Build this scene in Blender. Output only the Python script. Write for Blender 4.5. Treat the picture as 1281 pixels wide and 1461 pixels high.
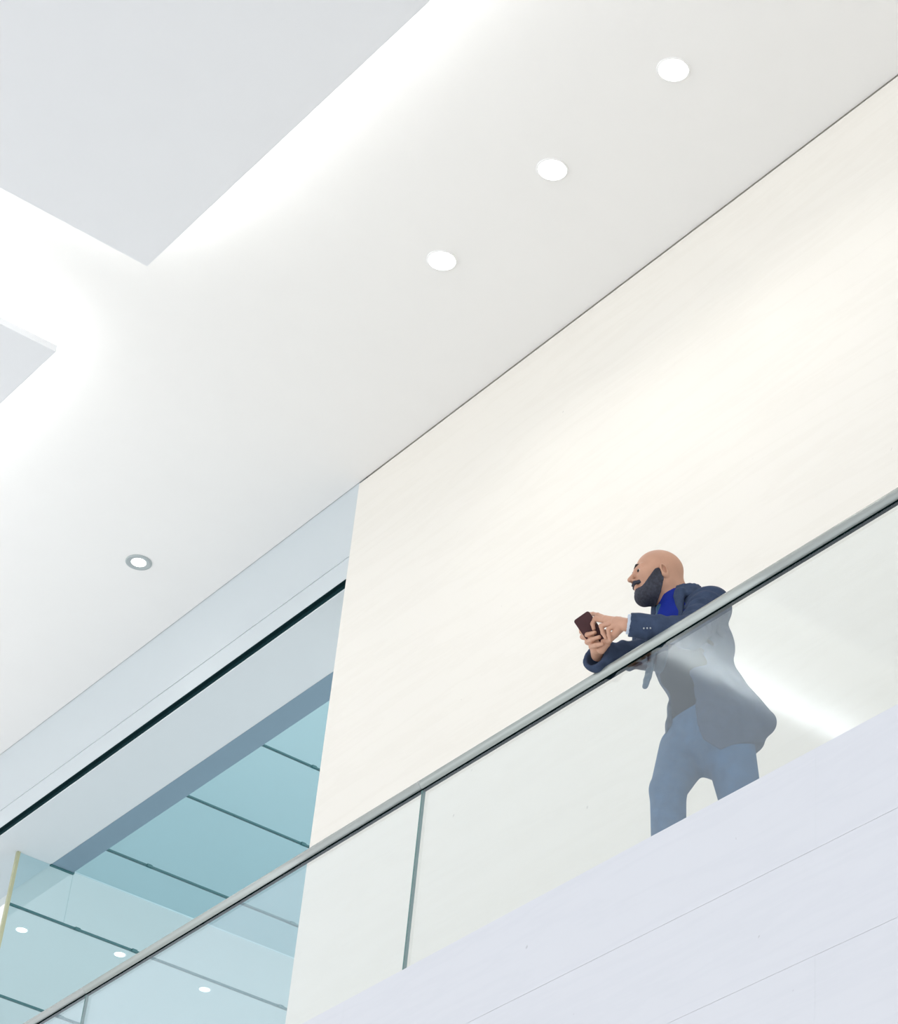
import bpy, bmesh, math, random
import numpy as np
from mathutils import Vector, Matrix

for o in list(bpy.data.objects):
    bpy.data.objects.remove(o, do_unlink=True)
S = bpy.context.scene
COL = S.collection

# ------------------------------------------------------------------ camera
# world axes: X runs from the lobby into the balcony, Y along the handrail, Z up.
CAM = np.array([0.0, 0.0, 1.6])            # eye height above the lobby floor
F_PX, PPX, PPY = 3638.87, 870.0, 725.0     # focal length / principal point for a 1281 x 1461 picture
EL, ROLL, AZ = 0.63606, 0.063501, 0.914003
_fw = np.array([math.cos(EL)*math.cos(AZ), math.cos(EL)*math.sin(AZ), math.sin(EL)])
_r0 = np.array([math.sin(AZ), -math.cos(AZ), 0.0]); _u0 = np.cross(_r0, _fw)
_r = _r0*math.cos(ROLL) + _u0*math.sin(ROLL); _u = -_r0*math.sin(ROLL) + _u0*math.cos(ROLL)
cd = bpy.data.cameras.new('camera'); cam = bpy.data.objects.new('camera', cd); COL.objects.link(cam)
cd.sensor_fit = 'HORIZONTAL'; cd.sensor_width = 36.0
cd.lens = F_PX/1281*36.0
cd.shift_x = -(PPX-640.5)/1281; cd.shift_y = (PPY-730.5)/1281
cd.clip_end = 500
cam.matrix_world = Matrix(((_r[0], _u[0], -_fw[0], CAM[0]), (_r[1], _u[1], -_fw[1], CAM[1]),
                           (_r[2], _u[2], -_fw[2], CAM[2]), (0, 0, 0, 1)))
S.camera = cam

# ------------------------------------------------------------------ daylight and exposure
W = bpy.data.worlds.new('daylight'); S.world = W; W.use_nodes = True
_bg = W.node_tree.nodes['Background']
_bg.inputs[0].default_value = (0.955, 0.965, 1.0, 1); _bg.inputs[1].default_value = 1.0
S.view_settings.view_transform = 'Standard'; S.view_settings.look = 'None'
S.view_settings.gamma = 1.0; S.view_settings.use_curve_mapping = False
S.view_settings.exposure = 0.70

# ------------------------------------------------------------------ materials
def new_mat(name):
    m = bpy.data.materials.new(name); m.use_nodes = True
    nt = m.node_tree; b = nt.nodes['Principled BSDF']
    return m, nt, b
def mat(name, col, rough=0.6, metal=0.0, noise=0.0, scale=4.0, bump=0.0, bscale=40.0, spec=0.4, stretch=(1, 1, 1)):
    m, nt, b = new_mat(name)
    b.inputs['Roughness'].default_value = rough; b.inputs['Metallic'].default_value = metal
    b.inputs['Specular IOR Level'].default_value = spec
    tc = nt.nodes.new('ShaderNodeTexCoord'); mp = nt.nodes.new('ShaderNodeMapping')
    mp.inputs['Scale'].default_value = stretch
    nt.links.new(tc.outputs['Object'], mp.inputs[0])
    n = nt.nodes.new('ShaderNodeTexNoise'); n.inputs['Scale'].default_value = scale; n.inputs['Detail'].default_value = 6
    nt.links.new(mp.outputs[0], n.inputs['Vector'])
    mx = nt.nodes.new('ShaderNodeMix'); mx.data_type = 'RGBA'
    c = np.array(col)
    mx.inputs[6].default_value = (*np.clip(c*(1-noise), 0, 1), 1); mx.inputs[7].default_value = (*np.clip(c*(1+noise), 0, 1), 1)
    nt.links.new(n.outputs['Fac'], mx.inputs[0]); nt.links.new(mx.outputs[2], b.inputs['Base Color'])
    if bump:
        n2 = nt.nodes.new('ShaderNodeTexNoise'); n2.inputs['Scale'].default_value = bscale; n2.inputs['Detail'].default_value = 5
        nt.links.new(mp.outputs[0], n2.inputs['Vector'])
        bp = nt.nodes.new('ShaderNodeBump'); bp.inputs['Strength'].default_value = bump; bp.inputs['Distance'].default_value = 0.01
        nt.links.new(n2.outputs['Fac'], bp.inputs['Height']); nt.links.new(bp.outputs[0], b.inputs['Normal'])
    return m
def stone(name, col, vein, amount, rough=0.45, tilt=0.25, scale=1.6):
    """limestone: fine tilted veins on a plain ground"""
    m, nt, b = new_mat(name)
    b.inputs['Roughness'].default_value = rough; b.inputs['Specular IOR Level'].default_value = 0.25
    tc = nt.nodes.new('ShaderNodeTexCoord'); mp = nt.nodes.new('ShaderNodeMapping')
    mp.inputs['Rotation'].default_value = (tilt, 0, 0); mp.inputs['Scale'].default_value = (1, 0.35, 4.0)
    nt.links.new(tc.outputs['Object'], mp.inputs[0])
    n = nt.nodes.new('ShaderNodeTexNoise'); n.inputs['Scale'].default_value = scale; n.inputs['Detail'].default_value = 9; n.inputs['Roughness'].default_value = 0.62
    n.inputs['Distortion'].default_value = 0.4
    nt.links.new(mp.outputs[0], n.inputs['Vector'])
    rp = nt.nodes.new('ShaderNodeValToRGB')
    rp.color_ramp.elements[0].position = 0.44; rp.color_ramp.elements[0].color = (1, 1, 1, 1)
    rp.color_ramp.elements[1].position = 0.56; rp.color_ramp.elements[1].color = (1, 1, 1, 1)
    e = rp.color_ramp.elements.new(0.5); e.color = (0, 0, 0, 1)
    nt.links.new(n.outputs['Fac'], rp.inputs[0])
    mx = nt.nodes.new('ShaderNodeMix'); mx.data_type = 'RGBA'
    mx.inputs[6].default_value = (*[c*(1-amount)+v*amount for c, v in zip(col, vein)], 1); mx.inputs[7].default_value = (*col, 1)
    nt.links.new(rp.outputs[0], mx.inputs[0])
    # small pits
    n2 = nt.nodes.new('ShaderNodeTexNoise'); n2.inputs['Scale'].default_value = 22; n2.inputs['Detail'].default_value = 1
    nt.links.new(tc.outputs['Object'], n2.inputs['Vector'])
    r2 = nt.nodes.new('ShaderNodeValToRGB'); r2.color_ramp.elements[0].position = 0.155; r2.color_ramp.elements[1].position = 0.19
    nt.links.new(n2.outputs['Fac'], r2.inputs[0])
    m2 = nt.nodes.new('ShaderNodeMix'); m2.data_type = 'RGBA'
    m2.inputs[6].default_value = (*[c*0.75 for c in col], 1)
    nt.links.new(r2.outputs[0], m2.inputs[0]); nt.links.new(mx.outputs[2], m2.inputs[7])
    nt.links.new(m2.outputs[2], b.inputs['Base Color'])
    return m
def glass_mat(name, tint, ior, refl=(1, 1, 1), rough=0.0, gain=1.0):
    """sheet glass: clear tinted transmission with a mirror reflection that grows towards grazing angles"""
    m = bpy.data.materials.new(name); m.use_nodes = True; nt = m.node_tree; nt.nodes.clear()
    out = nt.nodes.new('ShaderNodeOutputMaterial'); mx = nt.nodes.new('ShaderNodeMixShader')
    t = nt.nodes.new('ShaderNodeBsdfTransparent'); t.inputs[0].default_value = (*tint, 1)
    g = nt.nodes.new('ShaderNodeBsdfGlossy'); g.inputs[0].default_value = (*refl, 1); g.inputs['Roughness'].default_value = rough
    ge = nt.nodes.new('ShaderNodeNewGeometry'); dp = nt.nodes.new('ShaderNodeVectorMath'); dp.operation = 'DOT_PRODUCT'
    nt.links.new(ge.outputs['Normal'], dp.inputs[0]); nt.links.new(ge.outputs['Incoming'], dp.inputs[1])
    def mth(op, a, b=None, clamp=False):
        n = nt.nodes.new('ShaderNodeMath'); n.operation = op; n.use_clamp = clamp
        for i, x in enumerate((a, b)):
            if x is None: continue
            if isinstance(x, (int, float)): n.inputs[i].default_value = x
            else: nt.links.new(x, n.inputs[i])
        return n.outputs[0]
    f0 = ((ior-1)/(ior+1))**2
    c = mth('ABSOLUTE', dp.outputs['Value']); p5 = mth('POWER', mth('SUBTRACT', 1.0, c, True), 5.0)
    fr = mth('MULTIPLY', mth('ADD', mth('MULTIPLY', p5, 1-f0), f0), gain, True)
    nt.links.new(fr, mx.inputs[0])
    nt.links.new(t.outputs[0], mx.inputs[1]); nt.links.new(g.outputs[0], mx.inputs[2]); nt.links.new(mx.outputs[0], out.inputs[0])
    return m
def emit(name, col, s):
    m = bpy.data.materials.new(name); m.use_nodes = True; nt = m.node_tree; nt.nodes.clear()
    o = nt.nodes.new('ShaderNodeOutputMaterial'); e = nt.nodes.new('ShaderNodeEmission')
    e.inputs[0].default_value = (*col, 1); e.inputs[1].default_value = s; nt.links.new(e.outputs[0], o.inputs[0])
    return m
M = dict(
    ceiling=mat('white_plaster', (0.895, 0.89, 0.875), 0.8, noise=0.01),
    panel=mat('panel_grey', (0.81, 0.825, 0.845), 0.7, noise=0.01),
    cream=stone('cream_limestone', (0.82, 0.795, 0.735), (0.65, 0.61, 0.53), 0.09),
    fascia=stone('pale_limestone', (0.685, 0.705, 0.75), (0.54, 0.57, 0.63), 0.10, tilt=-0.15),
    joint=mat('joint_grey', (0.55, 0.57, 0.62), 0.8),
    bulk=mat('bulkhead_paint', (0.58, 0.635, 0.66), 0.7, noise=0.01),
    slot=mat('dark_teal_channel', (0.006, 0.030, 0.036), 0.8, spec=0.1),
    channel=mat('blue_grey_metal', (0.17, 0.26, 0.33), 0.5, metal=0.0, noise=0.03),
    white=mat('white_paint', (0.85, 0.85, 0.84), 0.6),
    floor=mat('lobby_stone', (0.82, 0.82, 0.80), 0.45, noise=0.05),
    interior=mat('interior_white', (0.74, 0.755, 0.75), 0.8),
    interior_blue=mat('interior_blue', (0.36, 0.475, 0.49), 0.8, noise=0.05, scale=0.4),
    steel=mat('brushed_steel', (0.44, 0.48, 0.46), 0.25, metal=0.4, noise=0.04, scale=3, stretch=(1, 0.05, 1)),
    black=mat('black_gasket', (0.001, 0.006, 0.006), 0.9, spec=0.0),
    edge=mat('glass_edge_green', (0.10, 0.22, 0.21), 0.25),
    transom=mat('silicone_teal', (0.035, 0.13, 0.14), 0.5),
    mullion=mat('brass_mullion', (0.40, 0.42, 0.27), 0.45),
    ring=mat('light_ring', (0.42, 0.47, 0.48), 0.5),
    ringw=mat('light_ring_white', (0.88, 0.88, 0.87), 0.6),
    lens=emit('lamp_lens', (1.0, 0.99, 0.97), 3.0),
    cove=emit('cove_led', (1.0, 1.0, 0.99), 10.5),
    glass=glass_mat('balustrade_glass', (0.980, 0.990, 0.982), 1.62, refl=(0.86, 0.94, 1.0), rough=0.06, gain=1.75),
    pane=glass_mat('curtain_glass', (0.80, 0.90, 0.92), 1.5),
    sideglass=glass_mat('side_glass', (0.93, 0.95, 0.94), 1.5),
)

# ------------------------------------------------------------------ mesh helpers
def tag(o, label=None, cat=None, group=None, kind=None):
    if label: o['label'] = label
    if cat: o['category'] = cat
    if group: o['group'] = group
    if kind: o['kind'] = kind
    return o
def empty(name, loc, rz=0.0):
    o = bpy.data.objects.new(name, None); COL.objects.link(o); o.location = loc; o.rotation_euler = (0, 0, rz)
    o.empty_display_size = 0.1
    return o
def mesh_obj(name, verts, faces, m, parent=None, smooth=False, base=None):
    """verts in world metres; base (or the parent's location) becomes the object's origin"""
    v = np.asarray(verts, float)
    off = np.zeros(3) if (base is None or parent is not None) else np.array(base, float)
    q = parent
    while q is not None: off = off+np.array(q.location); q = q.parent
    me = bpy.data.meshes.new(name); me.from_pydata((v-off).tolist(), [], [list(map(int, f)) for f in faces]); me.update()
    if smooth: me.polygons.foreach_set('use_smooth', [True]*len(me.polygons))
    if m is not None: me.materials.append(m)
    o = bpy.data.objects.new(name, me); COL.objects.link(o)
    if parent is not None: o.parent = parent
    elif base is not None: o.location = base
    return o
def box_vf(a, b):
    (x0, y0, z0), (x1, y1, z1) = a, b
    v = [(x0, y0, z0), (x1, y0, z0), (x1, y1, z0), (x0, y1, z0), (x0, y0, z1), (x1, y0, z1), (x1, y1, z1), (x0, y1, z1)]
    f = [(0, 3, 2, 1), (4, 5, 6, 7), (0, 1, 5, 4), (1, 2, 6, 5), (2, 3, 7, 6), (3, 0, 4, 7)]
    return v, f
def box(name, a, b, m, parent=None, bevel=0.0):
    v, f = box_vf(a, b)
    base = None if parent is not None else ((a[0]+b[0])/2, (a[1]+b[1])/2, a[2])
    o = mesh_obj(name, v, f, m, parent, base=base)
    if bevel:
        bm = bmesh.new(); bm.from_mesh(o.data)
        bmesh.ops.bevel(bm, geom=list(bm.edges), offset=bevel, segments=2, affect='EDGES', profile=0.7)
        bm.to_mesh(o.data); bm.free()
    return o
def lathe_vf(profile, c, n=40):
    """profile: (radius, z) pairs about the vertical through c"""
    v, f = [], []
    for r, z in profile:
        for k in range(n):
            a = 2*math.pi*k/n; v.append((c[0]+r*math.cos(a), c[1]+r*math.sin(a), c[2]+z))
    for i in range(len(profile)-1):
        for k in range(n):
            k2 = (k+1) % n; f.append((i*n+k, i*n+k2, (i+1)*n+k2, (i+1)*n+k))
    return v, f
def disc_vf(c, r, n=40):
    v = [(c[0]+r*math.cos(2*math.pi*k/n), c[1]+r*math.sin(2*math.pi*k/n), c[2]) for k in range(n)]
    return v, [tuple(reversed(range(n)))]

# ------------------------------------------------------------------ levels (from the perspective of the photograph)
EYE = CAM[2]
D = 5.407                     # plane of the balustrade glass
ZF = 4.725 + EYE              # top edge of the balcony fascia
ZW = ZF - 0.10                # walking level of the balcony behind the upstand
XW = 7.027                    # face of the cream stone wall
YE = 11.871                   # its free vertical end
H = 10.193 + EYE              # white ceiling
HS = 9.3195 + EYE             # soffit of the bulkhead beam
YG = 16.578                   # curtain wall plane

# ------------------------------------------------------------------ structure
tag(box('floor', (-16, -14, -0.3), (20, 27, 0), M['floor']), 'pale stone lobby floor far below the balcony', kind='structure')
tag(box('ceiling', (-16, -14, H), (XW, 27, H+0.3), M['ceiling']), 'smooth white plaster ceiling above the balcony', kind='structure')
tag(box('wall_back', (XW, -8, ZW-1.2), (XW+0.35, YE, H-0.0145), M['cream']), 'cream veined limestone wall behind the balcony', kind='structure')
tag(box('trim_1', (XW+0.050, -8, H-0.0145), (XW+0.35, YE-0.004, H+0.25), M['cream']), 'thin olive shadow gap where the cream wall meets the ceiling', kind='structure')
tag(box('floor_balcony', (D+0.05, -8, ZW-0.40), (XW+0.4, 22, ZW), M['floor']), 'balcony floor slab behind the glass balustrade', kind='structure')
# fascia of the balcony: backing and stone courses
fas = tag(box('wall_balcony', (D-0.035, -8, ZF-1.62), (D+0.06, 22, ZF-0.02), M['joint']), 'pale limestone fascia under the glass balustrade', kind='structure')
rng = random.Random(4)
for c in range(4):
    z1 = ZF - 0.4055*c; z0 = z1 - 0.4043
    y = -6.0 - (0.9 if c % 2 else 0.0)
    while y < 18:
        y2 = y + 2.915
        box('stone_slab', (D-0.056-rng.random()*0.0004, y+0.0002, z0), (D-0.030, y2-0.0002, z1), M['fascia'], fas)
        y = y2

# bulkhead beyond the free end of the cream wall
Y0 = YE + 0.002
bul = tag(box('wall_bulkhead', (XW+0.004, Y0, H-0.605), (XW+0.45, 22, H+0.25), M['bulk']), 'pale grey bulkhead face below the white ceiling', kind='structure')
box('bulkhead_band', (XW+0.002, Y0, HS+0.090), (XW+0.45, 22, H-0.605), M['bulk'], bul)
box('bulkhead_bead', (XW-0.004, Y0, H-0.610), (XW+0.010, 22, H-0.603), M['bulk'], bul)
chn = tag(box('trim_2', (XW+0.030, Y0, HS+0.010), (XW+0.45, 22, HS+0.090), M['slot']), 'dark teal channel recessed along the foot of the bulkhead', kind='structure')
box('channel_flange', (XW+0.003, Y0, HS+0.083), (XW+0.030, 22, HS+0.090), M['slot'], chn)
tag(box('ceiling_soffit', (XW+0.001, Y0, HS), (7.5375, 22, HS+0.010), M['bulk']), 'pale blue grey soffit of the bulkhead beam', kind='structure')
tag(box('trim_3', (7.5375, Y0, HS-0.002), (7.729, YG-0.004, HS+0.22), M['channel']), 'dark blue grey metal channel beside the soffit', kind='structure')

# curtain wall: panes between slim teal joints
XC = 7.245
XT = 7.74
cw = tag(empty('window_1', (XC, YG, ZW)), 'tall teal glass curtain wall with thin horizontal joints', kind='structure')
zs = [EYE + v for v in (5.148, 5.895, 6.647, 7.398, 8.145, 8.881, 9.630, 10.373, 11.126, 11.871)]
for z0, z1 in zip([ZW]+zs[:-1], zs):
    if z0 < HS < z1:
        box('pane', (XC+0.02, YG, z0+0.006), (XT-0.002, YG+0.012, HS-0.002), M['pane'], cw)
    xa = XC+0.02 if z1 < HS else XT
    box('pane', (xa, YG, z0+0.006), (14.4, YG+0.012, z1-0.006), M['pane'], cw)
    box('joint', (xa, YG-0.004, z1-0.007), (14.4, YG+0.02, z1+0.007), M['transom'], cw)
    for x in (7.86, 8.37, 9.75):                   # small glass clips under the joints
        if z1 < HS or x > XT:
            box('clip', (x-0.022, YG-0.014, z1-0.014), (x+0.022, YG-0.003, z1+0.009), M['transom'], cw)
box('mullion', (XC-0.005, YG-0.01, ZW), (XC+0.020, YG+0.02, HS), M['mullion'], cw)
box('head_joint', (7.533, YG-0.012, HS-0.011), (7.740, YG+0.012, HS+0.009), M['transom'], cw)
sw = tag(empty('window_2', (XC, YG+0.02, ZW)), 'white side face of the glass enclosure past its corner mullion', kind='structure')
for z0, z1 in zip([ZW]+zs[:-5], zs[:-4]):
    box('side_panel', (XC-0.004, YG+0.022, z0+0.004), (XC+0.02, 21, min(z1, HS)-0.004), M['white'], sw)

# rooms behind the curtain wall
tag(box('ceiling_room', (XC+0.03, YG+0.02, HS+0.018), (14.4, 21, HS+0.030), M['interior']), 'pale ceiling seen through the lower curtain wall', kind='structure')
tag(box('wall_room', (XC+0.03, 20.9, ZW-0.4), (14.4, 21.1, HS+0.018), M['interior']), 'white wall far behind the curtain wall', kind='structure')
tag(box('wall_upper_room', (XC+0.03, 18.2, HS+0.030), (18, 18.4, HS+5.4), M['interior_blue']), 'blue wall seen through the upper curtain wall', kind='structure')

# ------------------------------------------------------------------ floating ceiling panels with hidden cove lamps
ZP = H - 0.27
def ceiling_panel(y0, y1, label, gap_end):
    # cove strips along the balcony edge and along the end that faces the other panel
    x1, x0 = 4.698, -5.0
    t = tag(empty('ceiling_panel', ((x0+x1)/2, (y0+y1)/2, ZP)), label, 'ceiling panel', 'floating grey ceiling panels')
    box('panel_board', (x0, y0, ZP), (x1, y1, ZP+0.05), M['panel'], t)
    ends = ((x0+0.2, y1-0.19), (x1-0.2, y1-0.16)) if gap_end == 'far' else ((x0+0.2, y0+0.16), (x1-0.2, y0+0.19))
    for a, b in (((x1-0.26, y0+0.2), (x1-0.16, y1-0.2)), ends):
        box('light_strip', (*a, ZP+0.05), (*b, ZP+0.075), M['cove'], t)
    for hx in (x1-1.5, x0+1.5):
        for hy in (y0+1.0, y1-1.0):
            box('hanger', (hx-0.01, hy-0.01, ZP+0.05), (hx+0.01, hy+0.01, H), M['steel'], t)
    return t

# ------------------------------------------------------------------ downlights
def downlight(c, r, label, group, style, power, spot=True):
    t = tag(empty('ceiling_light', (c[0], c[1], c[2])), label, 'ceiling light', group)
    if style == 'white':
        v, f = lathe_vf([(r+0.006, 0.0), (r+0.005, -0.006), (r-0.002, -0.008), (r-0.006, -0.004)], c)
        mesh_obj('ring', v, f, M['ringw'], t, True)
        v, f = disc_vf((c[0], c[1], c[2]-0.005), r-0.004); mesh_obj('lens', v, f, M['lens'], t)
    else:
        v, f = lathe_vf([(r, 0.0), (r, -0.006), (r-0.006, -0.010), (r*0.80, -0.008), (r*0.56, -0.003)], c)
        mesh_obj('ring', v, f, M['ring'], t, True)
        v, f = disc_vf((c[0], c[1], c[2]-0.004), r*0.57); mesh_obj('lens', v, f, M['lens'], t)
    if spot:
        l = bpy.data.lights.new('lamp_beam', 'SPOT'); l.energy = power; l.spot_size = math.radians(128); l.spot_blend = 1.0
        l.shadow_soft_size = 0.09; l.color = (1.0, 0.955, 0.88)
        lo = bpy.data.objects.new('lamp_beam', l); COL.objects.link(lo); lo.parent = t; lo.location = (0, 0, -0.03)
    return t

ceiling_panel(-6.0, 10.694, 'large floating grey ceiling panel, its corner below the row of bright downlights', 'far')
ceiling_panel(11.765, 24.3, 'floating grey ceiling panel next to the lone ringed downlight', 'near')
ROW = 'bright round downlights in a row over the balcony'
for yy, lab in ((7.604, 'flush white round downlight farthest from the lone ringed downlight'),
                (8.660, 'flush white round downlight between two others of its row'),
                (9.715, 'flush white round downlight of the row closest to the free end of the cream wall')):
    downlight((6.107, yy, H), 0.0873, lab, ROW, 'white', 14)
downlight((6.432, 13.724, H), 0.093, 'lone recessed downlight with a grey ring near the bulkhead', None, 'ring', 6)
for xx, yy, lab in ((7.940, 17.767, 'small round downlight behind the glass, closest to the brass corner mullion'),
                    (8.747, 17.567, 'small round downlight behind the glass, between two others'),
                    (9.605, 17.615, 'small round downlight behind the glass, closest to the cream wall')):
    downlight((xx, yy, HS+0.018), 0.050, lab, 'downlights behind the curtain wall', 'white', 8)

# ------------------------------------------------------------------ glass balustrade
ZGT = EYE + 5.6457                 # top of the glass
RR = 0.0275                        # handrail radius
ZRC = ZGT - 0.004 + RR*0.96        # handrail axis
def balustrade():
    ys = [2.30, 5.22, 8.225, 11.140, 14.055, 16.5]
    t = tag(empty('balustrade', (D, ys[0], ZF)), 'frameless glass balustrade with a round steel handrail along the balcony', 'balustrade')
    for i, (a, b) in enumerate(zip(ys[:-1], ys[1:])):
        box('glass_pane', (D-0.008, a+0.0035, ZF-0.018), (D+0.008, b-0.0035, ZGT), M['glass'], t)
        box('gasket', (D-0.0095, a+0.0005, ZGT-0.010), (D+0.0095, b-0.0005, ZGT+0.008), M['black'], t)
        n = 32
        v, f = [], []
        for yy in (a+0.0012, b-0.0012):
            for k in range(n):
                an = 2*math.pi*k/n; v.append((D+RR*math.cos(an), yy, ZRC+RR*math.sin(an)))
        for k in range(n): f.append((k, (k+1) % n, n+(k+1) % n, n+k))
        f += [tuple(range(n)), tuple(reversed(range(n, 2*n)))]
        o = mesh_obj('handrail', v, f, M['steel'], t, True)
        for p in o.data.polygons:
            if len(p.vertices) > 4: p.use_smooth = False
        if i < 4:
            v2 = [(D+(p[0]-D)*0.98, b-0.003 if q < n else b+0.003, ZRC+(p[2]-ZRC)*0.98) for q, p in enumerate(v)]
            mesh_obj('rail_sleeve', v2, f, M['ring'], t, False)
            box('glass_joint', (D-0.0085, b-0.0033, ZF-0.010), (D+0.0085, b+0.0033, ZGT), M['edge'], t)
    box('base_shoe', (D-0.028, ys[0], ZF-0.018), (D+0.055, ys[-1], ZF-0.003), M['white'], t)
    return t
balustrade()

# ------------------------------------------------------------------ signed-distance modelling (for the figure)
class Field:
    def __init__(self, lo, hi, h):
        self.lo = np.array(lo, np.float32); self.h = h
        self.n = np.ceil((np.array(hi)-np.array(lo))/h).astype(int)+1
        self.d = np.full(self.n, 0.05, np.float32)
    def win(self, lo, hi):
        a = np.clip(np.floor((np.array(lo)-self.lo)/self.h).astype(int), 0, self.n-1)
        b = np.clip(np.ceil((np.array(hi)-self.lo)/self.h).astype(int)+1, 1, self.n)
        sl = tuple(slice(i, j) for i, j in zip(a, b))
        ax = [self.lo[i]+self.h*np.arange(a[i], b[i], dtype=np.float32) for i in range(3)]
        X, Y, Z = np.meshgrid(*ax, indexing='ij')
        return sl, np.stack([X, Y, Z], -1)
    def put(self, sl, dn, k, op):
        o = self.d[sl]
        if op == 'u':
            if k > 0:
                hh = np.maximum(k-np.abs(o-dn), 0)/k; self.d[sl] = np.minimum(o, dn)-hh*hh*k*0.25
            else: self.d[sl] = np.minimum(o, dn)
        else:
            dn = -dn
            if k > 0:
                hh = np.maximum(k-np.abs(o-dn), 0)/k; self.d[sl] = np.maximum(o, dn)+hh*hh*k*0.25
            else: self.d[sl] = np.maximum(o, dn)
    def cone(self, a, b, ra, rb, k=0.01, op='u'):
        a = np.array(a, float); b = np.array(b, float); m = max(ra, rb)+k+0.03
        sl, P = self.win(np.minimum(a, b)-m, np.maximum(a, b)+m)
        if P.size == 0: return
        ba = (b-a).astype(np.float32); pa = P-a.astype(np.float32)
        t = np.clip((pa@ba)/max(float(ba@ba), 1e-9), 0, 1)
        dn = np.linalg.norm(pa-t[..., None]*ba, axis=-1)-(ra+(rb-ra)*t)
        self.put(sl, dn, k, op)
    def chain(self, pts, rs, k=0.006, op='u'):
        for i in range(len(pts)-1): self.cone(pts[i], pts[i+1], rs[i], rs[i+1], k, op)
    def ell(self, c, r, B=None, k=0.02, op='u'):
        c = np.array(c, float); r = np.array(r, float); m = r.max()+k+0.03
        sl, P = self.win(c-m, c+m)
        if P.size == 0: return
        q = P-c.astype(np.float32)
        if B is not None: q = q@np.array(B, np.float32).T      # rows of B: the axes
        k0 = np.linalg.norm(q/r, axis=-1); k1 = np.linalg.norm(q/(r*r), axis=-1)
        self.put(sl, (k0*(k0-1)/np.maximum(k1, 1e-6)).astype(np.float32), k, op)
    def mesh(self):
        """naive surface nets"""
        d = self.d.copy(); 
        for ax in range(3):
            sl = [slice(None)]*3; sl[ax] = 0; d[tuple(sl)] = np.maximum(d[tuple(sl)], 0.01); sl[ax] = -1; d[tuple(sl)] = np.maximum(d[tuple(sl)], 0.01)
        s = d < 0
        c = s[:-1, :-1, :-1].astype(np.int8).copy(); cs = c*0
        corners = [(i, j, k) for i in (0, 1) for j in (0, 1) for k in (0, 1)]
        n = [x-1 for x in d.shape]
        cut = lambda A, o: A[o[0]:o[0]+n[0], o[1]:o[1]+n[1], o[2]:o[2]+n[2]]
        cs = sum(cut(s, o).astype(np.int8) for o in corners)
        cells = np.argwhere((cs > 0) & (cs < 8))
        idx = np.full(n, -1, np.int64); idx[tuple(cells.T)] = np.arange(len(cells))
        acc = np.zeros((len(cells), 3)); cnt = np.zeros(len(cells))
        val = {o: d[tuple((cells+np.array(o)).T)] for o in corners}
        for a in corners:
            for ax in range(3):
                if a[ax]: continue
                b = list(a); b[ax] = 1; b = tuple(b)
                va, vb = val[a], val[b]; m = (va < 0) != (vb < 0)
                t = np.where(m, va/np.where(m, va-vb, 1), 0)
                p = np.array(a, float)[None, :]+t[:, None]*(np.array(b)-np.array(a))[None, :]
                acc[m] += p[m]; cnt[m] += 1
        V = self.lo+self.h*(cells+acc/np.maximum(cnt, 1)[:, None])
        F = []
        for ax in range(3):
            o1, o2 = [(1, 2), (2, 0), (0, 1)][ax]
            sl0 = [slice(None)]*3; sl1 = [slice(None)]*3; sl0[ax] = slice(0, -1); sl1[ax] = slice(1, None)
            e = np.argwhere(s[tuple(sl0)] != s[tuple(sl1)])
            e = e[(e[:, o1] > 0) & (e[:, o2] > 0) & (e[:, o1] < n[o1]) & (e[:, o2] < n[o2])]
            ins = s[tuple(e.T)]
            def at(d1, d2):
                q = e.copy(); q[:, o1] -= d1; q[:, o2] -= d2; return idx[tuple(q.T)]
            quad = np.stack([at(0, 0), at(1, 0), at(1, 1), at(0, 1)], 1)
            quad[~ins] = quad[~ins][:, ::-1]
            F.append(quad)
        F = np.concatenate(F); F = F[(F >= 0).all(1)]
        return V, F
def merge(parts):
    V, F, o = [], [], 0
    for v, f in parts: V.append(v); F.append(f+o); o += len(v)
    return np.concatenate(V), np.concatenate(F)
def relax(V, F, it=1, w=0.5):
    E = np.concatenate([F[:, [0, 1]], F[:, [1, 2]], F[:, [2, 3]], F[:, [3, 0]]])
    for _ in range(it):
        s = np.zeros_like(V); c = np.zeros(len(V))
        np.add.at(s, E[:, 0], V[E[:, 1]]); np.add.at(c, E[:, 0], 1)
        np.add.at(s, E[:, 1], V[E[:, 0]]); np.add.at(c, E[:, 1], 1)
        V = V*(1-w)+w*s/np.maximum(c, 1)[:, None]
    return V
def sdf_obj(name, parts, m, parent=None, base=None, it=1):
    v, f = merge(parts); v = relax(v, f, it)
    return mesh_obj(name, v, f, m, parent, True, base)

# ------------------------------------------------------------------ the figure
def PX(x, y, s):
    """point seen at pixel (x, y) of the photograph that lies s metres behind the handrail"""
    d = _fw+_r*(x-PPX)/F_PX-_u*(y-PPY)/F_PX
    return CAM+d*((D+s)/d[0])
def LW(s, y, h): return np.array([D+s, y, ZF+h])
def unit(v): v = np.array(v, float); return v/np.linalg.norm(v)

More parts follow.
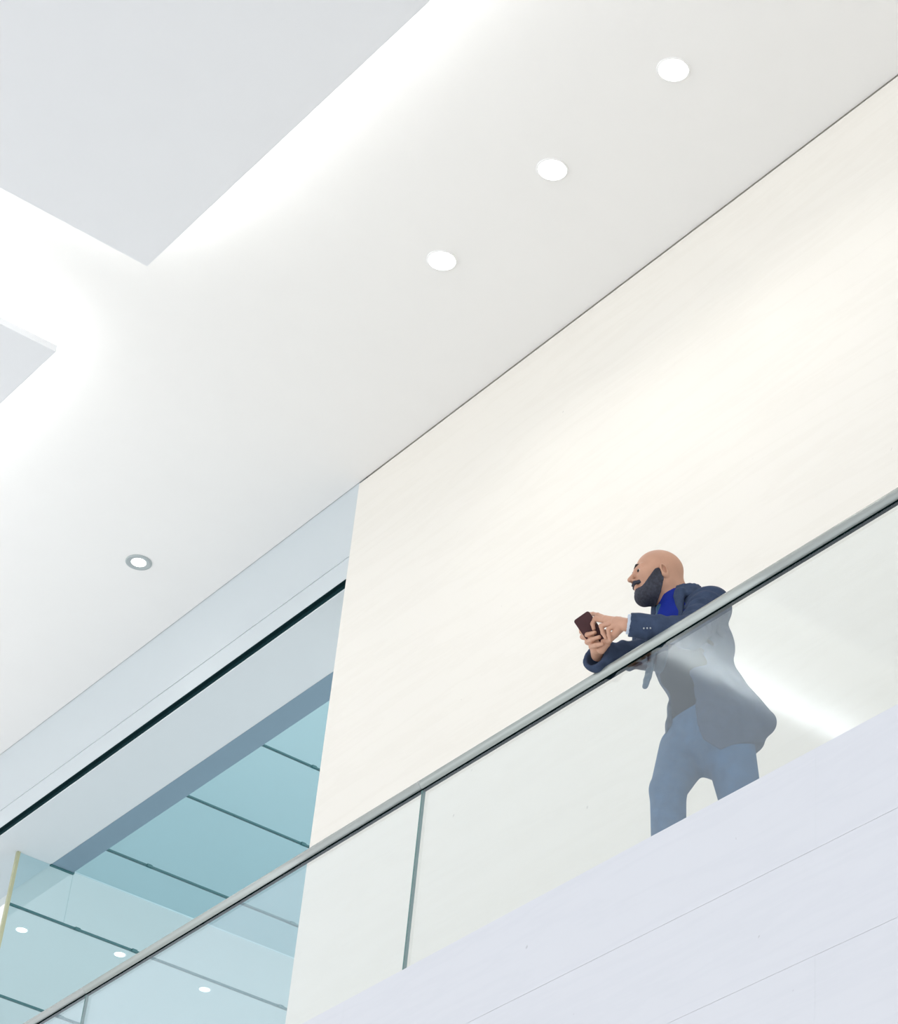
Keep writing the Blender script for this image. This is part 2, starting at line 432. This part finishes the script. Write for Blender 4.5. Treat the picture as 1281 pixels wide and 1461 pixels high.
MS = dict(
    skin=mat('skin', (0.56, 0.315, 0.215), 0.5, noise=0.12, scale=18, bump=0.05, bscale=120),
    beard=mat('beard_hair', (0.048, 0.052, 0.072), 0.85, noise=0.7, scale=90, bump=0.6, bscale=240),
    brow=mat('brow_hair', (0.03, 0.025, 0.025), 0.8),
    suit=mat('navy_wool', (0.046, 0.068, 0.122), 0.85, noise=0.45, scale=26, bump=0.35, bscale=9, spec=0.2),
    trouser=mat('blue_grey_wool', (0.048, 0.118, 0.235), 0.85, noise=0.4, scale=24, bump=0.3, bscale=8, spec=0.2),
    shirt=mat('royal_blue_cotton', (0.006, 0.022, 0.26), 0.7, noise=0.1, scale=20, spec=0.2),
    added_vest=mat('no_reflection_dark', (0.010, 0.008, 0.014), 0.9, spec=0.1),  # near-black tone imitating a chest patch without glass reflection
    cuff=mat('pale_cotton', (0.55, 0.62, 0.72), 0.7),
    tie=mat('tie_silk', (0.03, 0.09, 0.16), 0.4, noise=0.2, scale=60),
    shoe=mat('black_leather', (0.012, 0.011, 0.011), 0.3),
    case=mat('maroon_case', (0.055, 0.016, 0.020), 0.55, noise=0.2, scale=30),
    screen=mat('phone_glass', (0.01, 0.01, 0.012), 0.1),
    eye=mat('eye_white', (0.62, 0.58, 0.55), 0.2), iris=mat('iris_brown', (0.02, 0.012, 0.008), 0.2),
    button=mat('button_horn', (0.45, 0.47, 0.50), 0.4),
)
# joints
HIP = LW(0.42, 6.78, 0.73); WAIST = LW(0.385, 6.78, 0.88); CHEST = LW(0.305, 6.785, 1.09); NECK = LW(0.225, 6.79, 1.30)
LSH = LW(0.262, 6.628, 1.235); RSH = LW(0.235, 6.962, 1.225)
LEL = PX(985, 903, 0.125); LWR = PX(896, 892, -0.085)
REL = LW(0.15, 6.86, 1.060); RWR = PX(853, 934, -0.040)
LHP = LW(0.425, 6.69, 0.70); RHP = LW(0.385, 6.900, 0.71)
LKN = PX(1058, 1150, 0.435); RKN = PX(953, 1127, 0.208)
LAN = LW(0.50, 6.56, -0.03); RAN = LW(0.235, 6.790, -0.03)
HC = PX(938, 822, 0.13)
hf = unit((-0.865, 0.470, -0.13)); hl = unit(np.cross((0, 0, 1), hf)); hu = np.cross(hf, hl)
HB = np.array([hf, hl, hu])
def hd(f, l, u): return HC+hf*f+hl*l+hu*u

def head_field(ears=True):
    F = Field(HC-np.array([.17, .17, .24]), HC+np.array([.17, .17, .16]), 0.0026)
    F.ell(hd(-0.012, 0, 0.028), (0.102, 0.079, 0.092), HB, 0)                 # cranium
    F.ell(hd(0.020, 0, -0.040), (0.074, 0.064, 0.090), HB, 0.04)              # face
    F.cone(hd(-0.015, .052, -.065), hd(0.062, .022, -.108), 0.020, 0.020, 0.03)   # jaw
    F.cone(hd(-0.015, -.052, -.065), hd(0.062, -.022, -.108), 0.020, 0.020, 0.03)
    F.ell(hd(0.074, 0, -0.106), (0.024, 0.027, 0.020), HB, 0.03)              # chin
    for s in (1, -1):
        F.ell(hd(0.062, s*.043, -.022), (0.026, 0.022, 0.022), HB, 0.03)      # cheekbone
        F.ell(hd(0.098, s*.031, 0.002), (0.014, 0.017, 0.010), HB, 0.010, 's')    # eye socket
        F.cone(hd(0.093, s*.012, 0.022), hd(0.078, s*.048, 0.020), 0.009, 0.008, 0.014)  # brow ridge
        F.ell(hd(0.102, s*.012, -.036), (0.010, 0.009, 0.008), HB, 0.008)     # nostril wing
    F.cone(hd(0.094, 0, 0.012), hd(0.121, 0, -.026), 0.0078, 0.0112, 0.012)   # nose
    F.ell(hd(0.098, 0, -0.062), (0.009, 0.023, 0.006), HB, 0.006)             # lips
    F.ell(hd(0.096, 0, -0.073), (0.009, 0.020, 0.006), HB, 0.005)
    # neck
    nb = NECK+np.array([0.0, 0.0, -0.03])
    F.cone(hd(-0.025, 0, -0.05), nb, 0.058, 0.062, 0.03)
    F.cone(hd(-0.060, 0, -0.02), nb+np.array([0.03, -0.01, 0.02]), 0.045, 0.050, 0.02)
    if ears:
        for s in (1, -1):
            c = hd(-0.010, s*.081, -0.024)
            eb = np.array([unit(hf*0.95-hu*0.15), unit(hl*s+hf*-0.35), unit(hu+hf*-0.15)])
            F.ell(c, (0.019, 0.009, 0.033), eb, 0.005)
            F.ell(c+hl*s*0.006+hf*0.003+hu*0.003, (0.010, 0.010, 0.019), eb, 0.003, 's')
            F.ell(c+hu*-0.022+hf*0.005, (0.009, 0.006, 0.010), eb, 0.005)
    return F

def beard_field():
    F = head_field(False); F.d -= 0.0065
    sl, P = F.win(F.lo, F.lo+F.h*(F.n-1))
    q = P-HC.astype(np.float32); f = q@hf.astype(np.float32); l = np.abs(q@hl.astype(np.float32)); u = q@hu.astype(np.float32)
    # cheek line falls from the sideburn to the corner of the mouth
    line = np.interp(f, [-0.02, 0.016, 0.030, 0.052, 0.070, 0.084, 0.12], [-0.03, -0.010, -0.016, -0.046, -0.068, -0.080, -0.082])
    back = np.interp(u, [-0.17, -0.11, -0.06, 0.0, 0.02], [0.030, 0.006, -0.004, 0.012, 0.014])
    cut = np.maximum(u-line, back-f)
    cut = np.maximum(cut, -0.150-u)
    stache = np.maximum(np.maximum(np.abs(u+0.049+0.10*np.maximum(l-0.012, 0))-0.0075, 0.078-f), np.maximum(l-0.034, f-0.113))
    reg = np.minimum(cut, stache)+0.0010*np.sin(f*520+3*np.sin(u*300))*np.sin(u*470+2*np.sin(f*260))
    mouth = np.maximum(np.maximum(np.abs(u+0.066)-0.0085, 0.072-f), l-0.026)
    F.d = np.maximum(F.d, reg.astype(np.float32)); F.d = np.maximum(F.d, -mouth.astype(np.float32))
    return F

def hand(paths, lo_pad=0.03):
    """paths: list of (points, radii) merged into one hand"""
    pts = np.concatenate([np.array(p) for p, r in paths])
    F = Field(pts.min(0)-lo_pad, pts.max(0)+lo_pad, 0.0021)
    for p, r in paths: F.chain(p, [x*1.12 for x in r], 0.005)
    return F.mesh()

def figure():
    base = np.array([D+0.35, 6.72, ZW])
    # ---- hands (joints read from the photograph, depths from the handset they hold)
    sf = -0.109
    Lk = [PX(864, 882.5, sf), PX(866, 886.5, sf+.002), PX(871, 890, sf+.002), PX(876, 894, sf+.003)]
    left = [([LWR, PX(880, 888, -0.096)], [0.025, 0.022])]
    left += [([PX(884, 887, -0.094), k], [0.016, r]) for k, r in zip(Lk, (0.0115, 0.0115, 0.011, 0.010))]
    left += [([PX(886, 893, -0.092), Lk[3]], [0.017, 0.012]),
             ([Lk[0], PX(853, 877.5, sf), PX(846, 876, sf), PX(839.5, 876, sf+.003)], [0.0105, 0.0085, 0.0078, 0.0068]),
             ([Lk[1], PX(849, 883, sf-.006), PX(845.5, 890, sf-.005), PX(847, 897.5, sf)], [0.0105, 0.0092, 0.0084, 0.0070]),
             ([Lk[2], PX(857.5, 893, sf-.008), PX(860, 903, sf-.006), PX(864.5, 910.5, sf-.001)], [0.010, 0.0086, 0.0078, 0.0066]),
             ([Lk[3], PX(868, 897.5, sf-.008), PX(868.5, 906, sf-.006), PX(870.5, 914, sf-.002)], [0.0092, 0.0080, 0.0072, 0.0060]),
             ([PX(886, 895, -0.090), PX(877, 905, -0.092), PX(869, 914, -0.094), PX(860, 915, -0.092)], [0.016, 0.0135, 0.0105, 0.0085])]
    sb = -0.088
    right = [([RWR, PX(851, 926, -0.075)], [0.026, 0.024]),
             ([PX(852, 925, -0.078), PX(845, 912, sb)], [0.022, 0.016]),
             ([PX(848, 923, -0.080), PX(838, 907, sb)], [0.018, 0.012]),
             ([PX(838, 905, sb), PX(829.5, 901.5, sb-.001), PX(827.5, 896, sb-.004)], [0.010, 0.0082, 0.0066]),
             ([PX(840, 912, sb), PX(831, 908.5, sb-.010), PX(838, 905.5, sf-.003), PX(848.5, 902.5, sf-.003)], [0.011, 0.0096, 0.0088, 0.0074]),
             ([PX(844, 918, sb), PX(838, 916, sb-.012), PX(845, 912.5, sf-.003), PX(855, 909, sf-.003)], [0.0115, 0.0098, 0.0090, 0.0074]),
             ([PX(848, 924, -0.085), PX(843.5, 922.5, -.100), PX(851, 920.5, sf-.002), PX(859, 919, sf-.002)], [0.011, 0.0095, 0.0084, 0.0070]),
             ([PX(858, 927, -0.078), PX(866, 918, -0.084), PX(867, 909, -0.088), PX(863, 901, -0.090)], [0.016, 0.0125, 0.0105, 0.0085])]
    # ---- the body under the clothes: trunk, arms and legs
    B = Field(base+np.array([-0.55, -0.45, -0.02]), base+np.array([0.40, 0.50, 1.62]), 0.009)
    B.ell(HIP, (0.12, 0.165, 0.13), None, 0.05); B.ell(WAIST, (0.105, 0.145, 0.15), None, 0.05)
    B.ell(CHEST, (0.115, 0.165, 0.17), None, 0.06); B.cone(LSH, RSH, 0.05, 0.05, 0.04); B.cone(NECK-np.array([0, 0, .05]), NECK, 0.062, 0.058, 0.02)
    B.chain([LSH, LEL, LWR], [0.050, 0.038, 0.027], 0.02); B.chain([RSH, REL, RWR], [0.050, 0.038, 0.027], 0.02)
    B.chain([LHP, LKN, LAN], [0.078, 0.052, 0.036], 0.03); B.chain([RHP, RKN, RAN], [0.078, 0.052, 0.036], 0.03)
    for A in (LAN, RAN): B.cone(A-np.array([0.0, 0, 0.03]), A-np.array([0.14, -0.01, 0.045]), 0.034, 0.022, 0.02)
    person = sdf_obj('person', [B.mesh(), head_field().mesh(), hand(left), hand(right)], MS['skin'], None, base, 1)
    tag(person, 'bald bearded person in navy suit leaning over the handrail with a phone in both hands', 'person')
    b = sdf_obj('beard', [beard_field().mesh()], MS['beard'], person, it=1)
    b['label'] = 'full dark grey beard and moustache'
    for s in (1, -1):
        v, f = uv_ball(hd(0.0815, s*.031, 0.001), 0.0118); e = mesh_obj('eye', v, f, MS['eye'], person, True)
        v, f = uv_ball(hd(0.0880, s*.0330, 0.000), 0.0074); mesh_obj('iris', v, f, MS['iris'], e, True)
        Fb = Field(HC-.14, HC+.14, 0.0026)
        Fb.chain([hd(0.099, s*.012, 0.022), hd(0.095, s*.030, 0.029), hd(0.077, s*.050, 0.024)], [0.0045, 0.0055, 0.003], 0.003)
        sdf_obj('eyebrow', [Fb.mesh()], MS['brow'], person)

    # ---- trousers
    T = Field(base+np.array([-0.35, -0.45, 0.02]), base+np.array([0.40, 0.50, 1.10]), 0.007)
    T.ell(HIP+np.array([0.0, 0.0, 0.01]), (0.150, 0.195, 0.150), None, 0.05)
    T.chain([LHP, LKN, LAN+np.array([0, 0, .02])], [0.108, 0.084, 0.070], 0.018)
    T.chain([RHP, RKN, RAN+np.array([0, 0, .02])], [0.112, 0.073, 0.066], 0.018)
    T.cone(HIP+np.array([-.04, -.01, -.09]), HIP+np.array([-.03, -.032, -.160]), 0.09, 0.045, 0.04)
    T.ell(WAIST+np.array([0.01, 0, -.02]), (0.125, 0.165, 0.11), None, 0.05)
    sl, P = T.win(T.lo, T.lo+T.h*(T.n-1)); T.d = np.maximum(T.d, (ZW+0.085)-P[..., 2]); T.d = np.maximum(T.d, P[..., 2]-(ZF+0.93))
    tr = sdf_obj('trousers', [T.mesh()], MS['trouser'], person, it=2)
    tr['label'] = 'blue grey suit trousers'
    # ---- shoes
    for A in (LAN, RAN):
        Sx = Field(A+np.array([-.25, -.1, -.09]), A+np.array([.12, .12, .12]), 0.005)
        g = ZW+0.004
        p = np.array([A[0]+.03, A[1], g+.045]); q = np.array([A[0]-.17, A[1]+.02, g+.030])
        Sx.cone(p, q, 0.045, 0.036, 0.01); Sx.cone(p, p+np.array([-.01, 0, .06]), 0.044, 0.042, 0.02)
        Sx.cone(p+np.array([-.06, 0, -.01]), q, 0.045, 0.040, 0.02)
        sl, P = Sx.win(Sx.lo, Sx.lo+Sx.h*(Sx.n-1)); Sx.d = np.maximum(Sx.d, g-P[..., 2])
        sh = sdf_obj('shoe', [Sx.mesh()], MS['shoe'], person, it=1)
    # ---- shirt
    C = Field(CHEST+np.array([-.3, -.3, -.35]), CHEST+np.array([.3, .3, .38]), 0.005)
    C.ell(WAIST, (0.122, 0.160, 0.17), None, 0.05); C.ell(CHEST, (0.128, 0.178, 0.18), None, 0.06)
    nax = unit(hd(-0.025, 0, -0.05)-NECK)
    C.cone(LSH-np.array([0, 0, .005]), RSH-np.array([0, 0, .005]), 0.070, 0.070, 0.05)
    C.cone(NECK-np.array([0.0, 0, .09]), NECK+np.array([-.005, 0, -.01]), 0.105, 0.082, 0.03)
    C.cone(NECK-nax*0.05, NECK+nax*0.12, 0.076, 0.071, 0.015)
    sl, P = C.win(C.lo, C.lo+C.h*(C.n-1)); t = (P-NECK.astype(np.float32))@unit(nax+np.array([0.25, 0, 0])).astype(np.float32)
    C.d = np.maximum(C.d, t-0.050)
    sh = sdf_obj('shirt', [C.mesh()], MS['shirt'], person, it=1)
    sh['label'] = 'royal blue shirt with its collar'
    V = Field(CHEST+np.array([-.3, -.3, -.35]), CHEST+np.array([.3, .3, .30]), 0.006)
    V.ell(WAIST, (0.128, 0.166, 0.17), None, 0.05); V.ell(CHEST, (0.134, 0.184, 0.18), None, 0.06)
    sl, P = V.win(V.lo, V.lo+V.h*(V.n-1)); V.d = np.maximum(V.d, np.maximum(P[..., 2]-(ZF+1.15), (ZF+0.79)+0.2*(np.abs(P[..., 1]-6.8))-P[..., 2]))
    vs = sdf_obj('added_dark_vest', [V.mesh()], MS['added_vest'], person, it=1)  # added garment, darkens the chest where the glass would show no reflection
    # ---- jacket
    J = Field(base+np.array([-0.62, -0.50, 0.50]), base+np.array([0.42, 0.52, 1.60]), 0.006)
    J.ell(CHEST+np.array([0.012, 0, 0]), (0.140, 0.195, 0.185), None, 0.05)
    J.ell(WAIST+np.array([0.01, 0, 0]), (0.142, 0.186, 0.17), None, 0.06)
    J.ell(HIP+np.array([0.012, 0, 0.05]), (0.172, 0.215, 0.17), None, 0.06)
    J.ell(HIP+np.array([0.005, -0.01, -0.05]), (0.180, 0.222, 0.20), None, 0.05)
    tail = PX(1092, 1030, 0.52)
    J.cone(WAIST+np.array([0.05, -0.06, 0.0]), tail, 0.10, 0.045, 0.06)
    J.cone(WAIST+np.array([0.05, 0.06, 0.0]), tail+np.array([0.02, 0.28, 0.0]), 0.10, 0.05, 0.06)
    J.cone(LSH, RSH, 0.078, 0.078, 0.05)
    J.cone(LSH+np.array([0, .06, .02]), NECK+np.array([0.03, -.05, -.01]), 0.06, 0.045, 0.04)
    J.cone(RSH+np.array([0, -.06, .02]), NECK+np.array([0.03, .05, -.01]), 0.06, 0.045, 0.04)
    LC = PX(899, 891, -0.080); RC = PX(852, 938, -0.042); RAX = unit(0.6*unit(RC-REL)+unit(PX(850, 920, -0.080)-RWR))
    J.chain([LSH, LEL, LC], [0.082, 0.062, 0.050], 0.03)
    J.chain([RSH, REL, RC, RC+RAX*0.02], [0.082, 0.064, 0.058, 0.058], 0.03)
    # folds across the sleeves and over the shoulders
    sl, P = J.win(J.lo, J.lo+J.h*(J.n-1))
    for a, c, n_, amp, ph in ((LSH, LEL, 5.0, 0.0060, 0.4), (LEL, LC, 3.4, 0.0026, 1.0), (RSH, REL, 5.0, 0.005, 2.0), (REL, RC, 3.5, 0.0040, 0.2)):
        a32 = a.astype(np.float32); ba = (c-a).astype(np.float32); q = P-a32; t = (q@ba)/float(ba@ba)
        ax = unit(c-a); e1 = unit(np.cross(ax, (0.3, 0.2, 1))); e2 = np.cross(ax, e1)
        an = np.arctan2(q@e2.astype(np.float32), q@e1.astype(np.float32)); w = np.exp(-((t-0.45)/0.5)**2)*(seg_d(P, a, c) < 0.115)
        J.d += (amp*w*(np.sin(t*n_*6.28+1.3*np.sin(an+ph)+0.7*np.sin(2*an))+0.5*np.sin(t*n_*10.1+2*np.sin(an*1.0+1+ph)))).astype(np.float32)
    a32 = NECK.astype(np.float32)
    w = np.exp(-(np.linalg.norm(P-WAIST.astype(np.float32), axis=-1)/0.22)**2)
    J.d += (0.0045*w*np.sin((P[..., 2]*1.0+(P[..., 0]*0.55-P[..., 1]*0.35))*75+2*np.sin(P[..., 1]*14))).astype(np.float32)
    sl, P = J.win(J.lo, J.lo+J.h*(J.n-1))
    X, Y, Z = P[..., 0]-D, P[..., 1], P[..., 2]-ZF
    hem = 0.575+0.50*np.clip(X-0.34, -0.1, 0.3)                                  # lower edge
    J.d = np.maximum(J.d, np.where((X > 0.12), hem-Z, -1).astype(np.float32))
    # open front: from the collar down to the rounded hem
    xc = np.interp(Z, [0.6, 0.73, 0.88, 1.09, 1.30], [0.42, 0.42, 0.385, 0.305, 0.225])
    half = np.interp(Z, [0.55, 0.62, 0.74, 0.88, 1.00, 1.12, 1.26, 1.33], [0.20, 0.13, 0.105, 0.085, 0.06, 0.055, 0.075, 0.085])
    torso_front = np.maximum(np.abs(Y-6.80)-half, X-(xc-0.03))
    arm_keep = (X < xc-0.30)
    near_arm = np.minimum(seg_d(P, LEL, LC)-0.075, np.minimum(seg_d(P, REL, RC)-0.075, np.minimum(seg_d(P, LSH, LEL)-0.085, seg_d(P, RSH, REL)-0.09)))
    cut = np.maximum(torso_front, -near_arm)
    J.d = np.maximum(J.d, -cut.astype(np.float32))
    # hollow cuffs and collar
    J.cone(LC, LWR+unit(LWR-LEL)*0.05, 0.040, 0.044, 0.0, 's'); J.cone(RC-RAX*0.01, RC+RAX*0.06, 0.043, 0.046, 0.0, 's')
    for c, ax in ((LC, unit(LC-LEL)), (RC+RAX*0.012, RAX)):     # clean cuff ends
        q = P-c.astype(np.float32); t = q@ax.astype(np.float32)
        rad = np.linalg.norm(q-t[..., None]*ax.astype(np.float32), axis=-1)
        J.d = np.maximum(J.d, np.where(rad < 0.075, np.where(t > -0.02, t-0.004, -1), -1).astype(np.float32))
    J.cone(NECK+np.array([-.01, 0.003, -0.02]), NECK+np.array([-.03, .01, .15]), 0.076, 0.086, 0.0, 's')
    jk = sdf_obj('jacket', [J.mesh()], MS['suit'], person, it=2)
    jk['label'] = 'navy suit jacket hanging open'
    # collar and lapels
    K = Field(NECK+np.array([-.22, -.2, -.35]), NECK+np.array([.18, .2, .12]), 0.005)
    ring = []
    for i in range(17):
        a = math.radians(-140+280*i/16)
        ring.append(NECK+np.array([0.002+0.090*math.cos(a), 0.098*math.sin(a), 0.030+0.030*math.cos(a)]))
    for dz, w, q in ((-0.022, 0.014, 1.04), (-0.004, 0.011, 1.0), (0.012, 0.009, 0.96), (0.026, 0.007, 0.92), (0.036, 0.006, 0.89)):
        K.chain([NECK+(p-NECK)*np.array([q, q, 1])+np.array([0, 0, dz]) for p in ring], [w]*17, 0.008)
    for sgn, R0 in ((-1, ring[0]), (1, ring[-1])):
        low = LW(0.160, 6.80+sgn*0.058, 1.06)
        for w in (0.0, 0.014, 0.028, 0.042):
            K.cone(R0+np.array([0.005, sgn*w*0.6, 0]), low+np.array([0.01, sgn*w, 0.08*(w/0.042)]), 0.012, 0.006, 0.012)
    sdf_obj('lapel_collar', [K.mesh()], MS['suit'], jk, it=1)
    # sleeve buttons, shirt cuffs
    for i in range(3):
        c = PX(919+5*i, 899.5-0.8*i, -0.085+0.006*i); q = seg_near(c, LEL, LC); dirn = unit(c-q)
        v, f = uv_ball(q+dirn*0.0535, 0.0036); mesh_obj('button', v, f, MS['button'], jk, True)
    for W_, E_, in ((LWR, LEL),):
        ax = unit(W_-E_); cf = Field(W_-.08, W_+.08, 0.004)
        cf.cone(LC-ax*0.02, LC+ax*0.006, 0.043, 0.041, 0)
        cf.cone(LC-ax*0.06, LC+ax*0.09, 0.034, 0.034, 0, 's')
        sl, P = cf.win(cf.lo, cf.lo+cf.h*(cf.n-1)); t = (P-LC.astype(np.float32))@ax.astype(np.float32); cf.d = np.maximum(cf.d, t-0.014)
        sdf_obj('shirt_cuff', [cf.mesh()], MS['cuff'], sh, it=1)
    # ---- tie hanging free of the chest
    kn = LW(0.142, 6.815, 1.262); tp = PX(920, 979, 0.075)
    Ti = Field(np.minimum(kn, tp)-.08, np.maximum(kn, tp)+.08, 0.004)
    Ti.ell(kn, (0.012, 0.016, 0.020), None, 0.0)
    prev = kn
    for i in range(1, 11):
        t = i/10; p = kn+(tp-kn)*t+np.array([0.012*math.sin(t*3), 0, 0]); w = 0.010+0.013*min(t/0.85, 1) if t < 0.92 else 0.008
        wp = 0.010+0.013*min((t-.1)/0.85, 1)
        Ti.cone(prev+np.array([0, -wp*.8, 0]), p+np.array([0, -w*.8, 0]), 0.005, 0.005, 0.004); Ti.cone(prev+np.array([0, wp*.8, 0]), p+np.array([0, w*.8, 0]), 0.005, 0.005, 0.004)
        Ti.cone(prev, p, 0.007, 0.007, 0.02); Ti.cone(prev+np.array([0, -wp*.8, 0]), p+np.array([0, w*.8, 0]), 0.005, 0.005, 0.004)
        prev = p
    sdf_obj('tie', [Ti.mesh()], MS['tie'], person, it=1)
    return person

def seg_d(P, a, b):
    a32 = a.astype(np.float32); ba = (b-a).astype(np.float32); pa = P-a32
    t = np.clip((pa@ba)/float(ba@ba), 0, 1); return np.linalg.norm(pa-t[..., None]*ba, axis=-1)
def seg_near(p, a, b):
    t = min(max(float((p-a)@(b-a)/((b-a)@(b-a))), 0), 1); return a+(b-a)*t
def uv_ball(c, r, n=12, m=8):
    v = [(c[0], c[1], c[2]+r)]
    for i in range(1, m):
        for k in range(n):
            a = math.pi*i/m; t = 2*math.pi*k/n; v.append((c[0]+r*math.sin(a)*math.cos(t), c[1]+r*math.sin(a)*math.sin(t), c[2]+r*math.cos(a)))
    v.append((c[0], c[1], c[2]-r)); f = [(0, 1+k, 1+(k+1) % n) for k in range(n)]
    for i in range(m-2):
        for k in range(n): f.append((1+i*n+k, 1+(i+1)*n+k, 1+(i+1)*n+(k+1) % n, 1+i*n+(k+1) % n))
    L = len(v)-1; o = 1+(m-2)*n
    f += [(L, o+(k+1) % n, o+k) for k in range(n)]
    return v, f
figure()

# ------------------------------------------------------------------ handset in the person's hands
def handset():
    c = PX(844.5, 901.5, -0.0985)
    ex = unit(20*_r+14*_u); ey = unit(-32.6*_r+44*_u); ey = unit(ey-ex*(ex@ey)); ez = np.cross(ex, ey)   # ez towards the viewer's side
    w, h, t, rc = 0.0375, 0.081, 0.0045, 0.010
    t0 = tag(empty('mobile_phone', c), 'dark maroon cased mobile phone held in both hands over the handrail', 'phone')
    def slab(name, w, h, z0, z1, rc, m):
        out = []
        for sx, sy, a0 in ((1, 1, 0), (-1, 1, 90), (-1, -1, 180), (1, -1, 270)):
            for k in range(6):
                a = math.radians(a0+18*k); out.append((sx*(w-rc)+rc*math.cos(a), sy*(h-rc)+rc*math.sin(a)))
        n = len(out); v = [c+ex*x+ey*y+ez*z for z in (z0, z1) for x, y in out]
        f = [tuple(reversed(range(n))), tuple(range(n, 2*n))]+[(k, (k+1) % n, n+(k+1) % n, n+k) for k in range(n)]
        return mesh_obj(name, v, f, m, t0)
    slab('case', w, h, -t, t, rc, MS['case'])
    slab('screen', w-0.003, h-0.004, -t-0.0006, -t+0.001, rc*0.8, MS['screen'])
    v = []
    return t0
handset()
